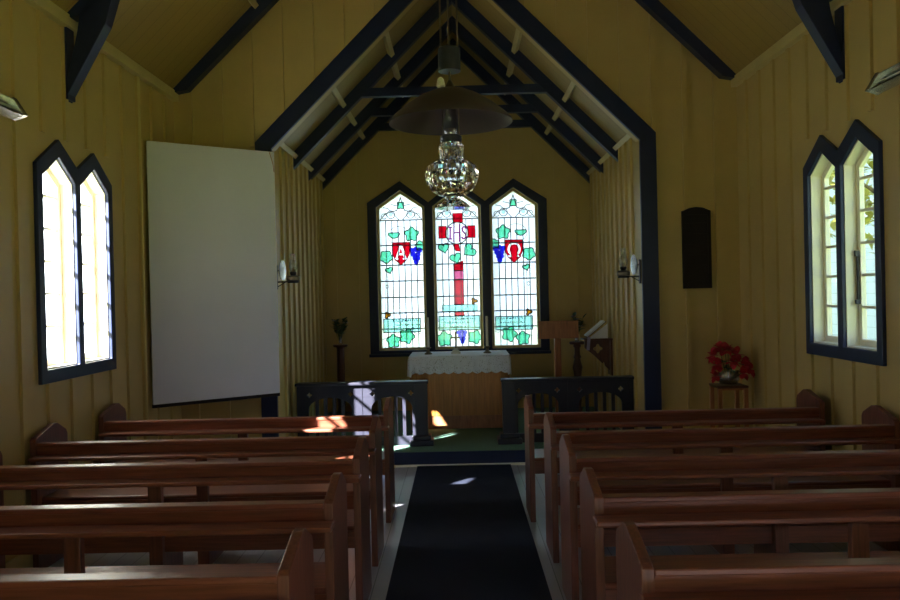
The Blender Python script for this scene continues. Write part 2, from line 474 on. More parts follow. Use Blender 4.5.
GZ0, GZS, GZP = 0.959, 2.786, 2.978
GW = 0.281
def clear_light(c):
    MB().shape([lancet(c, GW+0.004, GZ0-0.004, GZS, GZP)], f, GY, GY+0.003).build('cathedral_glass', M['s_clear'], EWIN)
    lb = MB()
    rows = [0.245, 0.455, 0.660, 0.875, 1.085, 1.345, 1.675]
    for r in rows[:]:
        lb.shape([[(c-GW, GZ0+r-0.008), (c+GW, GZ0+r-0.008), (c+GW, GZ0+r+0.008), (c-GW, GZ0+r+0.008)]], f, GY-0.004, GY-0.0002)
    for k in range(1, 7):
        u = c-GW+2*GW*k/7
        lb.shape([[(u-0.006, GZ0), (u+0.006, GZ0), (u+0.006, GZ0+1.675), (u-0.006, GZ0+1.675)]], f, GY-0.0035, GY-0.0002)
    # saddle bars
    for r in (0.455, 0.875, 1.345): lb.shape([[(c-GW, GZ0+r-0.006), (c+GW, GZ0+r-0.006), (c+GW, GZ0+r+0.006), (c-GW, GZ0+r+0.006)]], f, GY-0.010, GY-0.006)
    # tracery in the head
    z0 = GZ0+1.675
    for sg in (-1, 1):
        ribbon(lb, [(c+sg*GW, z0), (c+sg*0.20, z0+0.09), (c+sg*0.05, z0+0.13), (c, z0+0.30)], 0.012, GY-0.0042, GY-0.0003)
        ribbon(lb, [(c+sg*0.02, z0), (c+sg*0.09, z0+0.08), (c+sg*0.17, z0+0.16), (c+sg*0.23, z0+0.17)], 0.010, GY-0.0044, GY-0.0003)
        ribbon(lb, ell(c+sg*0.13, z0+0.075, 0.052, n=14)+[(c+sg*0.13+0.052, z0+0.075)], 0.010, GY-0.0046, GY-0.0003)
        ribbon(lb, ell(c+sg*0.22, z0+0.055, 0.035, n=12), 0.009, GY-0.0047, GY-0.0003)
        ribbon(lb, [(c+sg*0.045, z0+0.19), (c+sg*0.13, z0+0.21)], 0.010, GY-0.0048, GY-0.0003)
    lb.build('lead_lattice', M['lead'], EWIN)
    piece(c, [vine(c, z0+0.195, 0.055, PI/4, 4, 0.35)], 's_green', 'leaf_boss')
    for sg in (-1, 1): piece(c, [ell(c+sg*0.13, z0+0.075, 0.022, n=10)], 's_teal', 'roundel', lead=0.003)
for c in EW: clear_light(c)

def conv(c, left, skew, cyt, cyb, width):
    def g(cx, cy):
        l = left + skew*(cy-cyt)/(cyb-cyt)
        return (c-GW+(cx-l)/width*2*GW, GZ0+(cyb-cy)/(cyb-cyt)*(GZS-GZ0))
    return g
def letter_strokes(g, strokes, w, name, m, lift=4):
    lb = MB()
    for st in strokes: ribbon(lb, [g(*p) for p in st], w, GY-0.002*lift-0.0015, GY-0.002*lift)
    lb.build(name, M[m], EWIN)
def dashes(g, rows, x0, x1):
    lb = MB(); rnd = random.Random(3)
    for y, a, b in rows:
        x = a
        while x < b:
            l = rnd.uniform(2, 4.5)
            h = rnd.uniform(2.0, 3.6)
            for _ in range(2):
                p = g(x+rnd.uniform(0, 2), y+rnd.uniform(-h, h)); q = g(x+l-rnd.uniform(0, 2), y+rnd.uniform(-h, h))
                ribbon(lb, [p, q], 0.008, GY-0.0075, GY-0.006)
            x += l+rnd.uniform(1, 3.5)
    lb.build('worn_inscription', M['lead'], EWIN)

def outer_light(c, g, mirror, letter):
    X = (lambda x: x) if not mirror else (lambda x: 240-x)
    G = lambda x, y: g(X(x), y)
    k = 2*GW/143
    sh = [G(92, 207), G(150, 207), G(150, 245), G(141, 262), G(121, 283), G(101, 262), G(92, 245)]
    if letter == 'A':
        out = [(98, 264), (98, 259), (103, 258), (117, 215), (124, 215), (138, 258), (143, 259), (143, 264), (127, 264), (127, 259), (131, 258), (128, 249), (112, 249), (109, 258), (113, 259), (113, 264)]
        inn = [(114, 243), (126, 243), (120, 225)]
    else:
        ro = [(120+22*math.cos(t), 238-23*math.sin(t)) for t in [math.radians(-58+296*i/20) for i in range(21)]]
        ri = [(120+15*math.cos(t), 238-16*math.sin(t)) for t in [math.radians(-52+284*i/20) for i in range(21)]]
        out = [(141, 257), (141, 263), (128, 263), (128, 257)] if False else [(143, 258), ro[0]] + ro[1:] + [(97, 258), (97, 264), (112, 264)] + ri[::-1] + [(128, 264), (143, 264)]
        inn = None
    cut = [G(*p) for p in out]
    piece(c, [sh, cut], 's_red', 'shield', 2, 0.009)
    if inn: piece(c, [[G(*p) for p in inn]], 's_red', 'shield_field', 2, 0)
    lt = MB().shape([cut]+([[G(*p) for p in inn]] if inn else []), f, GY-0.0055, GY-0.004).build('letter_alpha' if letter == 'A' else 'letter_omega', M['s_white'], EWIN)
    lb = MB(); ribbon(lb, [G(*p) for p in ell(113, 184, 37, 30, 24)]+[G(150, 184)], 0.006, GY-0.0055, GY-0.0035); 
    for xx in (70, 80): ribbon(lb, [G(xx, 300), G(xx, 452)], 0.005, GY-0.0055, GY-0.0035)
    ribbon(lb, [G(75, 345), G(80, 352), G(75, 360), G(69, 352), G(75, 345)], 0.005, GY-0.0056, GY-0.0035)
    ribbon(lb, [G(60, 528), G(90, 515), G(120, 525), G(150, 500), G(180, 512), G(198, 505)], 0.006, GY-0.0057, GY-0.0035)
    lb.build('lead_tracery', M['lead'], EWIN)
    u, v = G(97, 181); piece(c, [[(u+0.076*math.cos(t)*1.0, v+0.036*math.sin(t)+0.012*math.cos(2*t)) for t in [2*PI*i/20 for i in range(20)]]], 's_green', 'vine_leaf', 3)
    u, v = G(156, 181); piece(c, [vine(u, v, 0.098, 0.3)], 's_green', 'vine_leaf', 3)
    u, v = G(71, 254); piece(c, [vine(u, v, 0.088, 1.0, 5, 0.2)], 's_green', 'vine_leaf', 3)
    u, v = G(81, 298); piece(c, [heart(u, v, 0.05, 0.3)], 's_green', 'vine_leaf', 3)
    u, v = G(185, 219); piece(c, [vine(u, v, 0.066, 0.5, 5, 0.2)], 's_green', 'vine_leaf', 4)
    u, v = G(170, 250)
    gb = MB()
    for l in grapes(u, v, 0.105): gb.shape([l], f, GY-0.008, GY-0.0065)
    gb.build('grape_cluster', M['s_blue'], EWIN)
    u, v = G(76, 447); piece(c, [vine(u, v, 0.045, 0, 3, 0.5)], 's_amber', 'gilt_flower', 3)
    piece(c, [[G(64, 460), G(187, 460), G(187, 504), G(64, 504)]], 's_teal', 'inscription_band', 2)
    dashes(g, [(466, X(180) if mirror else 95, X(95) if mirror else 180), (480, 105 if not mirror else 70, 185 if not mirror else 150), (494, 95, 160)], 0, 0)
    u, v = G(97, 533); piece(c, [vine(u, v, 0.095, 0.4)], 's_green', 'vine_leaf', 3)
    u, v = G(142, 518); piece(c, [vine(u, v, 0.105, 1.2)], 's_green', 'vine_leaf', 3)

gL = conv(EW[0], 47, 13, 95, 555, 143)
outer_light(EW[0], gL, False, 'A')
# the right light mirrors the left one about its own centre line
gR0 = conv(EW[2], 47, 0, 95, 555, 143)
gR = lambda x, y: gR0(x-1.5+0, y)
outer_light(EW[2], lambda x, y: gR0(x-1.5, y), True, 'O')

gC = conv(EW[1], 38, 14, 53, 560, 151)
c = EW[1]
piece(c, [[gC(100, 75), gC(135, 75), gC(136, 108), gC(101, 108)]], 's_red', 'cross_arm', 2, 0.008)
piece(c, [[gC(51, 121), gC(78, 121), gC(79, 165), gC(52, 165)]], 's_red', 'cross_arm', 2, 0.008)
piece(c, [[gC(153, 121), gC(180, 121), gC(181, 165), gC(154, 165)]], 's_red', 'cross_arm', 2, 0.008)
piece(c, [[gC(100, 186), gC(122, 186), gC(128, 214), gC(112, 212)]], 's_red', 'cross_shaft', 2, 0.008)
piece(c, [[gC(104, 262), gC(138, 248), gC(139, 283), gC(105, 283)]], 's_red', 'cross_shaft', 2, 0.008)
piece(c, [[gC(105, 285), gC(139, 285), gC(140, 316), gC(106, 316)]], 's_pink', 'cross_shaft', 2, 0.008)
piece(c, [[gC(106, 318), gC(140, 318), gC(142, 407), gC(108, 407)]], 's_red', 'cross_shaft', 2, 0.008)
piece(c, [[gC(109, 434), gC(142, 434), gC(143, 448), gC(109, 448)]], 's_red', 'cross_shaft', 2, 0.008)
piece(c, [[gC(*p) for p in ell(116, 147, 40, 40, 28)]], 's_white', 'medallion', 3, 0.014)
letter_strokes(gC, [[(92, 126), (92, 168)], [(87, 126), (97, 126)], [(87, 168), (97, 168)]], 0.020, 'letter_i', 's_violet', 5)
letter_strokes(gC, [[(105, 112), (105, 178)], [(125, 116), (125, 178)], [(105, 146), (125, 146)]], 0.018, 'letter_h', 's_violet', 5)
letter_strokes(gC, [[(148, 131), (144, 125), (138, 125), (134, 131), (135, 139), (141, 146), (147, 153), (148, 161), (143, 168), (137, 168), (133, 162)]], 0.020, 'letter_s', 's_violet', 5)
u, v = gC(70, 200); piece(c, [heart(u, v, 0.078, 0.2)], 's_green', 'vine_leaf', 4)
u, v = gC(160, 212); piece(c, [heart(u, v, 0.095, -0.9)], 's_green', 'vine_leaf', 4)
u, v = gC(112, 238); piece(c, [heart(u, v, 0.080, 0.3)], 's_green', 'vine_leaf', 4)
piece(c, [[gC(66, 409), gC(189, 409), gC(189, 432), gC(66, 432)]], 's_teal', 'scroll_band', 4, 0.007)
u, v = gC(178, 396); piece(c, [vine(u, v, 0.045, 0, 3, 0.5)], 's_amber', 'gilt_flower', 3)
piece(c, [[gC(54, 450), gC(198, 450), gC(199, 500), gC(55, 500)]], 's_teal', 'inscription_band', 3)
dashes(gC, [(460, 100, 185), (474, 75, 165), (489, 95, 150)], 0, 0)
u, v = gC(74, 532); piece(c, [vine(u, v, 0.105, 0.4)], 's_green', 'vine_leaf', 3)
u, v = gC(182, 528); piece(c, [vine(u, v, 0.095, 1.2)], 's_green', 'vine_leaf', 3)
u, v = gC(136, 524)
gb = MB()
for l in grapes(u, v, 0.085): gb.shape([l], f, GY-0.008, GY-0.006)
gb.build('grape_cluster', M['s_blue'], EWIN)

# ------------------------------------------------------------------ pews
PEAK = 0.88
def pew_proto(s):
    """origin on the floor at the aisle face of the aisle end, under the peak; s = +1 right of the aisle"""
    t = thing('church_pew', '', 'pew')
    prof = [(-0.225, 0), (0.175, 0), (0.175, PEAK-0.088), (0.158, PEAK-0.060), (0.05, PEAK-0.004), (0.0, PEAK-0.001), (-0.205, PEAK-0.056), (-0.225, PEAK-0.068)]
    Lw = 2.105
    for x0 in (0.0, Lw-0.037):
        MB().shape([prof], lambda u, v, w: Vector((s*(x0+w), u, v)), 0, 0.037).build('bench_end', M['woodend'], t, bevel=0.004)
    X = lambda a, b: sorted((s*a, s*b))
    x0, x1 = 0.037, Lw-0.037
    # back board (leaning a little) with a rounded cap
    mb = MB(); mb.shape([[(-0.212, 0.715), (-0.186, 0.715), (-0.194, 0.797), (-0.220, 0.797)]], lambda u, v, w: Vector((w, u, v)), *X(x0, x1))
    mb.build('backrest_board', M['wood'], t, bevel=0.003)
    mb = MB(); mb.box(*X(x0, x1), -0.226, -0.157, 0.793, 0.817); mb.build('top_rail', M['wood'], t, bevel=0.006)
    mb = MB(); mb.box(*X(-0.008, x1), -0.322, -0.214, 0.724, 0.746); mb.build('book_ledge', M['wood'], t, bevel=0.006)
    mb = MB(); mb.box(*X(x0, x1), -0.174, 0.165, 0.425, 0.450); mb.build('seat', M['wood'], t, bevel=0.008)
    mb = MB(); mb.box(*X(x0, x1), 0.105, 0.130, 0.335, 0.425); mb.build('seat_rail', M['wood'], t, bevel=0.002)
    mb = MB(); mb.box(*X(x0, x1), -0.172, -0.148, 0.335, 0.425); mb.build('seat_rail', M['wood'], t, bevel=0.002)
    mb = MB(); mb.box(*X(1.03, 1.10), -0.213, -0.175, 0.0, 0.722); mb.build('back_post', M['woodend'], t, bevel=0.003)
    mb = MB(); mb.box(*X(1.04, 1.08), -0.172, 0.12, 0.0, 0.335); mb.build('seat_support', M['woodend'], t, bevel=0.003)
    return t
PY = [5.93, 5.06, 4.25, 3.43, 2.60]
ordr = ['frontmost, nearest the altar rail', 'second from the front', 'third of the five from the front', 'second nearest the viewer', 'nearest the viewer']
for s, nm in ((-1, 'left'), (1, 'right')):
    proto = pew_proto(s); PD = 0.0
    for k, y in enumerate(PY):
        o = proto if k == 0 else copy_tree(proto)
        dy = 0.06 if (s < 0 and k in (0, 2)) else 0.0
        o.location = (s*0.525 + ((-0.045, 0.012, 0.012, 0, 0)[k] if s > 0 else 0), y+dy, 0)
        for ch in o.children:
            if ch.name.split('.')[0] in ('backrest_board', 'top_rail', 'book_ledge'): ch.location.z -= (0.042, 0.026, 0.016, 0.004, 0.006)[k] - PD
        if k == 0: PD = 0.042
        tag(o, 'red-brown varnished pew %s of the aisle, %s' % (nm, ordr[k]), 'pew', 'pews %s of the aisle' % nm)

# ------------------------------------------------------------------ carpets
mb = MB(); mb.box(-0.43, 0.46, YW+0.05, YA-0.035, 0.0, 0.010)
tag(mb.build('carpet_runner', M['carpet']), 'long dark navy carpet runner down the aisle between the pews', 'carpet')
mb = MB(); mb.box(-A+0.03, A-0.03, YA+0.005, YB-0.02, ZC-0.012, ZC)
tag(mb.build('chancel_carpet', M['green']), 'sage green carpet covering the raised floor before the altar', 'carpet')

# ------------------------------------------------------------------ altar rails
def arch_loop(x0, x1, z0, zs, rise):
    pts = [(x0, z0)]
    n = 14
    c = (x0+x1)/2; hw = (x1-x0)/2
    up = [(c+hw*math.cos(PI*i/n), zs+rise*math.sin(PI*i/n)) for i in range(n+1)]
    return [(x0, z0), (x1, z0)] + up
def quatre(cx, cz, r):
    return [(cx+r*(1-0.3*math.cos(4*t+PI)*-1*0+0.25*math.cos(4*t))*math.cos(t), cz+r*(1+0.25*math.cos(4*t))*math.sin(t)) for t in [2*PI*i/24 for i in range(24)]]
def altar_rail(s, label):
    L = 1.325; H = 0.643
    t = thing('altar_rail', label, 'altar rail', (s*(0.335 if s < 0 else 0.415), 8.04, ZC), 0, 'altar rails')
    X = lambda a, b: sorted((s*a, s*b))
    mb = MB(); mb.box(*X(-0.01, L-0.002), -0.075, 0.075, H-0.028, H); mb.build('top_rail', M['railpaint'], t, bevel=0.006)
    fm = lambda u, v, w: Vector((s*u, w, v))
    holes = []
    bays = [(0.155, 0.565), (0.765, 1.20)]
    loops = [[(0.02, 0.0), (1.315, 0.0), (1.315, H-0.028), (0.02, H-0.028)]]
    for a, b in bays:
        loops.append(arch_loop(a, b, 0.09, 0.375, 0.115))
        for q in (a+0.012, b-0.012): loops.append(quatre(q, 0.520, 0.022))
    mb = MB(); mb.shape(loops, fm, -0.02, 0.02); mb.build('arched_panel', M['railpaint'], t, bevel=0.002)
    for a, b in bays:
        for k in range(1, 5):
            u = a+(b-a)*k/5
            mb = MB(); hz = 0.375+0.115*math.sqrt(max(0, 1-((u-(a+b)/2)/((b-a)/2))**2))
            mb.box(*X(u-0.016, u+0.016), -0.016, 0.016, 0.085, hz+0.01); mb.build('baluster', M['railpaint'], t)
    mb = MB(); mb.box(*X(0.655, 0.665), -0.026, -0.02, 0.0, H-0.028); mb.build('joint_bead', M['railpaint'], t)
    mb = MB(); mb.box(*X(0.0, 0.13), -0.055, 0.055, 0.1, H-0.028); post = mb.build('end_post', M['railpaint'], t, bevel=0.006)
    mb = MB(); mb.box(*X(-0.03, 0.16), -0.085, 0.085, 0.055, 0.10); mb.box(*X(-0.055, 0.185), -0.115, 0.115, 0.0, 0.055)
    mb.build('stepped_foot', M['railpaint'], post, bevel=0.008)
    return t
altar_rail(-1, 'dark navy altar rail with arched openings left of the altar, sunlit in patches')
altar_rail(1, 'dark navy altar rail with arched openings right of the altar, in shade')

# ------------------------------------------------------------------ altar, cloth and what stands on it
AY0, AY1, AX0, AX1, AH = 8.90, 9.62, -0.565, 0.550, 0.815
t = thing('altar', 'honey-brown boarded wooden altar under the white cloth', 'altar', (0, 9.25, ZC))
loc = lambda x, y, z: Vector((x, y-9.25, z))
mb = MB(); mb.box(AX0+0.03, AX1-0.03, AY0-9.25+0.03, AY1-9.25, 0.145, AH-0.045)
for k in range(12):
    x = AX0+0.05+k*(AX1-AX0-0.1)/11; mb.box(x-0.038, x+0.038, AY0-9.25+0.022, AY0-9.25+0.04, 0.15, AH-0.05)
mb.build('boarded_body', M['altarwood'], t, bevel=0.003)
for x in (AX0+0.03, AX1-0.03):
    MB().box(x-0.03, x+0.03, AY0-9.25, AY0-9.25+0.06, 0.0, AH-0.045).build('corner_post', M['altarwood'], t, bevel=0.004)
MB().box(AX0+0.06, AX1-0.06, AY0-9.25+0.035, AY1-9.25-0.02, 0.0, 0.145).build('plinth', M['standwood'], t, bevel=0.004)
MB().box(AX0-0.005, AX1+0.005, AY0-9.25-0.012, AY1-9.25+0.012, AH-0.045, AH-0.004).build('table_top', M['altarwood'], t, bevel=0.004)

def cloth():
    bm = bmesh.new()
    zt = AH+0.002+ZC
    x0, x1, y0, y1 = AX0-0.018, AX1+0.018, AY0-0.026, AY1+0.02
    r = 0.035
    path = []        # perimeter: back left corner -> front -> back right
    n = 26
    for i in range(n): path.append((x0, y1+(y0+r-y1)*i/n, -1, 0))
    for i in range(7):
        a = PI+PI/2*i/6; path.append((x0+r+r*math.cos(a), y0+r+r*math.sin(a), math.cos(a), math.sin(a)))
    for i in range(1, 96): path.append((x0+r+(x1-x0-2*r)*i/96, y0, 0, -1))
    for i in range(7):
        a = -PI/2+PI/2*i/6; path.append((x1-r+r*math.cos(a), y0+r+r*math.sin(a), math.cos(a), math.sin(a)))
    for i in range(1, n+1): path.append((x1, y0+r+(y1-y0-r)*i/n, 1, 0))
    s = 0; prev = None; cols = []
    for (x, y, nx, ny) in path:
        if prev: s += math.hypot(x-prev[0], y-prev[1])
        prev = (x, y)
        drop = 0.165 + 0.020*abs(math.sin(PI*s/0.105)) + (0.03 if nx else 0)
        col = []
        for k in range(9):
            q = k/8
            zz = zt - 0.012*(1-math.cos(min(1, q*4)*PI/2)) - drop*q
            inw = 0.012*(1-math.sin(min(1, q*4)*PI/2))
            wv = 0.006*q*math.sin(s*38)+0.004*q*math.sin(s*83+1)+0.004*q
            col.append(bm.verts.new((x-nx*inw+nx*wv, y-ny*inw+ny*wv, zz)))
        cols.append(col)
    for a, b in zip(cols[:-1], cols[1:]):
        for k in range(8): bm.faces.new((a[k], b[k], b[k+1], a[k+1]))
    me = bpy.data.meshes.new('lace_fall'); 
    mb2 = MB(); mb2.bm.free(); mb2.bm = bm
    o = None
    top = MB()
    top.shape([[(p[0]-p[2]*0.013, p[1]-p[3]*0.013) for p in path]], FZ(zt), -0.003, 0.001)
    root = top.build('altar_cloth', M['linen'], loc=(0, 9.25, zt))
    tag(root, 'white lace-edged cloth with scalloped hem draped over the altar', 'altar cloth')
    mb2.build('lace_fall', M['cloth'], root, smooth=True, loc=None)
    ch = root.children[0]
    for v in ch.data.vertices: v.co -= Vector((0, 9.25, zt))
    return zt+0.001
ZT = cloth()

def candlestick(x, side):
    y = 9.22
    t = thing('candlestick', 'short dark metal candlestick on the %s of the altar cloth' % side, 'candlestick', (x, y, ZT), 0, 'altar candlesticks')
    MB().lathe([(0.045, 0), (0.045, 0.010), (0.030, 0.022), (0.016, 0.035), (0.014, 0.055), (0.024, 0.065), (0.026, 0.075)], seg=20).build('stick', M['brass'], t, smooth=True)
    MB().lathe([(0.034, 0.075), (0.036, 0.080), (0.020, 0.082)], seg=20).build('drip_pan', M['brass'], t, smooth=True)
    o = MB().lathe([(0.0150, 0), (0.0145, 0.33), (0.009, 0.343)], seg=16).build('candle', M['wax'], smooth=True, loc=(0, 0, 0))
    o.location = (x, y, ZT+0.0825)
    MB().rod((0, 0, 0.343), (0.002, 0, 0.355), 0.0015, seg=6).build('wick', M['iron'], o)
    tag(o, 'tall white unlit candle in the %s altar candlestick' % side, 'candle', 'altar candles')
candlestick(-0.362, 'left'); candlestick(0.318, 'right')
t = thing('standing_cross', 'small dark cross on a stepped base at the middle of the altar', 'cross', (-0.045, 9.25, ZT))
MB().box(-0.055, 0.055, -0.045, 0.045, 0, 0.02).box(-0.04, 0.04, -0.032, 0.032, 0.02, 0.04).box(-0.026, 0.026, -0.022, 0.022, 0.04, 0.062).build('stepped_base', M['ceramic'], t, bevel=0.003)
MB().box(-0.009, 0.009, -0.006, 0.006, 0.062, 0.255).box(-0.055, 0.055, -0.0055, 0.0055, 0.175, 0.193).build('cross_bars', M['brass'], t, bevel=0.002)

# ------------------------------------------------------------------ lectern, pedestals, bracket shelf, book
t = thing('lectern', 'brown wooden lectern with a flat slanted desk right of the altar', 'lectern', (1.10, 9.0, ZC))
MB().box(-0.18, 0.18, -0.04, 0.04, 0, 0.05).box(-0.04, 0.04, -0.18, 0.18, 0, 0.05).build('cross_foot', M['standwood'], t, bevel=0.005)
MB().box(-0.036, 0.036, -0.036, 0.036, 0.05, 1.0).build('post', M['standwood'], t, bevel=0.005)
MB().shape([[(-0.10, 0.985), (0.12, 0.985), (0.12, 1.04), (-0.10, 1.175)]], lambda u, v, w: Vector((w, u, v)), -0.205, 0.21).build('desk', M['standwood'], t, bevel=0.005)
MB().box(-0.218, 0.223, -0.118, -0.098, 0.985, 1.182).build('desk_front', M['standwood'], t, bevel=0.004)

def pedestal(x, y, label, turned, wood):
    t = thing('flower_pedestal', label, 'pedestal', (x, y, ZC), 0, 'flower pedestals')
    if turned:
        prof = [(0.055, 0.04), (0.04, 0.07), (0.05, 0.10), (0.035, 0.14), (0.045, 0.25), (0.055, 0.36), (0.052, 0.45), (0.06, 0.47), (0.045, 0.50), (0.05, 0.55), (0.06, 0.60), (0.045, 0.66), (0.035, 0.70), (0.048, 0.72), (0.034, 0.75), (0.032, 0.83), (0.048, 0.85), (0.04, 0.875)]
    else:
        prof = [(0.055, 0.04), (0.048, 0.10), (0.050, 0.60), (0.046, 0.85), (0.058, 0.875)]
    MB().lathe([(0.14, 0), (0.14, 0.025), (0.06, 0.04)], seg=24).build('round_foot', wood, t, smooth=True)
    MB().lathe(prof, seg=20 if turned else 8).build('column', wood, t, smooth=turned)
    MB().lathe([(0.085, 0.875), (0.092, 0.885), (0.092, 0.90), (0.08, 0.905)], seg=24).build('top_plate', wood, t, smooth=True)
    return t
pedestal(-1.50, 10.05, 'slim dark pedestal in the left corner behind the altar rail', False, M['darkwood'])
pedestal(1.40, 9.55, 'turned dark wood pedestal between lectern and wall bracket', True, M['darkwood'])

def leaf_faces(mb, p, d, L, w, droop=0.2):
    d = Vector(d).normalized(); up = Vector((0, 0, 1)); sd = d.cross(up)
    if sd.length < 0.1: sd = Vector((1, 0, 0))
    sd.normalize(); nn = sd.cross(d)
    pts = []
    for q, ww in ((0, 0.08), (0.3, 0.85), (0.6, 1.0), (0.85, 0.5), (1, 0.02)):
        c = Vector(p)+d*L*q - up*droop*L*q*q
        pts.append((c-sd*w/2*ww+nn*0.10*w*ww, c, c+sd*w/2*ww+nn*0.10*w*ww))
    vs = [[mb.bm.verts.new(a) for a in r] for r in pts]
    for a, b in zip(vs[:-1], vs[1:]):
        for k in range(2): mb.bm.faces.new((a[k], a[k+1], b[k+1], b[k]))

def vase_and_flowers(x, y, z, side, seed):
    v = thing('glass_vase', 'small clear glass vase on the %s pedestal' % side, 'vase', (x, y, z), 0, 'pedestal vases')
    MB().lathe([(0.022, 0), (0.026, 0.006), (0.018, 0.05), (0.022, 0.10), (0.028, 0.115), (0.026, 0.115), (0.020, 0.10), (0.016, 0.05), (0.020, 0.012)], seg=18).build('vase_body', M['thin'], v, smooth=True)
    r = random.Random(seed)
    b = thing('flower_bunch', ('pale lilac and white flowers with green leaves in the %s vase' if side == 'right' else 'loose green leaves with a few pale flowers in the %s vase') % side, 'flowers', (x, y, z+0.05), 0, 'pedestal flowers')
    st = MB(); lf = MB()
    for k in range(14):
        a = r.uniform(0, 2*PI); h = r.uniform(0.12, 0.26); o = r.uniform(0.02, 0.08)
        tip = Vector((o*math.cos(a), o*math.sin(a), h)); st.rod((0, 0, -0.035), tip, 0.0022, seg=6)
        for j in range(5):
            q = r.uniform(0.45, 1); aa = r.uniform(0, 2*PI)
            leaf_faces(lf, tip*q, (math.cos(aa), math.sin(aa), r.uniform(0.2, 1.4)), r.uniform(0.06, 0.11), r.uniform(0.035, 0.055))
        if k < (6 if side == 'right' else 3):
            fl = MB()
            for j in range(9):
                aa = 2*PI*j/9; leaf_faces(fl, tip, (math.cos(aa), math.sin(aa), r.uniform(0.1, 0.9)), 0.045, 0.028)
            fl.build('flower_head', M['petal'], b)
    st.rod((0, 0, 0.08), (-0.13, 0.0, 0.19), 0.002, seg=6)
    st.build('stems', M['leaf'], b); lf.build('leaves', M['leaf'], b)
vase_and_flowers(-1.50, 10.05, ZC+0.906, 'left', 4)
vase_and_flowers(1.40, 9.55, ZC+0.906, 'right', 9)

t = thing('wall_bracket_shelf', 'dark carved wooden bracket shelf on the right chancel wall', 'shelf', (A-0.027, 9.15, 1.085))
MB().box(-0.325, 0.0, -0.13, 0.13, 0, 0.022).build('shelf_board', M['darkwood'], t, bevel=0.004)
br = [(0, 0), (-0.30, 0), (-0.30, -0.09), (-0.20, -0.17), (-0.10, -0.27), (-0.085, -0.25), (-0.07, -0.30), (0, -0.37)]
hole = quatre(-0.15, -0.10, 0.045)
MB().shape([br, hole], lambda u, v, w: Vector((u, w, v)), -0.015, 0.015).build('bracket', M['darkwood'], t, bevel=0.003)
MB().box(-0.02, 0.0, -0.11, 0.11, -0.40, 0).build('back_board', M['darkwood'], t, bevel=0.003)
t2 = thing('open_book', 'open white-paged book propped on the bracket shelf', 'book', (A-0.027-0.15, 9.15, 1.108))
sl = lambda q: Vector((-0.125+0.20*q, 0, 0.015+0.165*q))
def slab(y0, y1, q0, q1, d0, d1, m, name):
    nrm = Vector((-0.165, 0, 0.20)).normalized()
    a, b = sl(q0), sl(q1)
    vs = [p+nrm*d+Vector((0, y, 0)) for y in (y0, y1) for p in (a, b) for d in (d0, d1)]
    mb = MB(); mb.faces(vs, [(0,1,3,2), (4,6,7,5), (0,4,5,1), (2,3,7,6), (0,2,6,4), (1,5,7,3)]); return mb.build(name, m, t2, bevel=0.002)
slab(-0.125, 0.115, -0.03, 1.04, 0.0, 0.006, M['darkwood'], 'cover')
slab(-0.120, -0.006, 0.0, 1.0, 0.006, 0.028, M['paper'], 'page_block')
slab(-0.002, 0.11, 0.0, 1.0, 0.006, 0.022, M['paper'], 'page_block')
mb = MB()
mb.shape([[(-0.125, 0.02), (0.095, 0.02), (0.095, 0.185)]], lambda u, v, w: Vector((u, w, v-0.02)), -0.124, -0.118); mb.build('page_edges', M['paper'], t2)
mb = MB(); mb.shape([[(-0.150, -0.13), (-0.115, -0.13), (-0.10, 0.02), (-0.135, 0.02)]], lambda u, v, w: Vector((u, w, v)), -0.137, -0.134); mb.build('ribbon_marker', M['ribbon'], t2)

# ------------------------------------------------------------------ oil lamps on the chancel walls
def wall_lamp(s, y, z, label):
    t = thing('wall_oil_lamp', label, 'oil lamp', (s*A, y, z), 0, 'wall oil lamps')
    V = lambda x, yy, zz: Vector((-s*x, yy, zz))
    mb = MB(); mb.box(*sorted((0, -s*0.014)), -0.018, 0.018, -0.07, 0.16); mb.rod(V(0.007, 0, 0.0), V(0.13, 0, 0.0), 0.006); mb.rod(V(0.007, 0, 0.11), V(0.045, 0, 0.11), 0.006)
    mb.rod(V(0.007, 0, -0.05), V(0.09, 0, -0.002), 0.004)
    mb.lathe([(0.052, -0.012), (0.056, 0.0), (0.052, 0.004)], V(0.165, 0, 0), 20)
    mb.build('wall_bracket', M['iron'], t)
    ax = Vector((-s*1.0, -0.10, 0.0)).normalized(); q = ax.to_track_quat('Z', 'Y').to_matrix()
    MB().lathe([(0.092, 0.024), (0.088, 0.014), (0.06, 0.005), (0.02, 0.0), (0.004, 0.0), (0.004, -0.003), (0.06, 0.001), (0.094, 0.018), (0.097, 0.024)], V(0.042, 0, 0.11), 28, q).build('reflector', M['mirror'], t, smooth=True)
    MB().lathe([(0.045, 0.004), (0.062, 0.012), (0.066, 0.035), (0.058, 0.052), (0.02, 0.060)], V(0.165, 0, 0), 20).build('oil_font', M['brass'], t, smooth=True); font = t.children[-1] if t.children[-1].name.startswith('oil_font') else [c for c in t.children if c.name.startswith('oil_font')][0]
    MB().lathe([(0.022, 0.060), (0.028, 0.068), (0.034, 0.085), (0.030, 0.095), (0.018, 0.098)], V(0.165, 0, 0), 16).build('burner', M['iron'], font, smooth=True)
    MB().lathe([(0.028, 0.095), (0.040, 0.125), (0.044, 0.15), (0.034, 0.19), (0.026, 0.23), (0.025, 0.27), (0.0235, 0.27), (0.0245, 0.23), (0.032, 0.19), (0.042, 0.15), (0.038, 0.125), (0.026, 0.096)], V(0.165, 0, 0), 20, cap=False).build('chimney', M['thin'], font, smooth=True)
wall_lamp(-1, 7.70, 1.80, 'oil lamp with round mirror reflector on the left chancel wall')
wall_lamp(1, 7.70, 1.775, 'oil lamp with round mirror reflector on the right chancel wall')

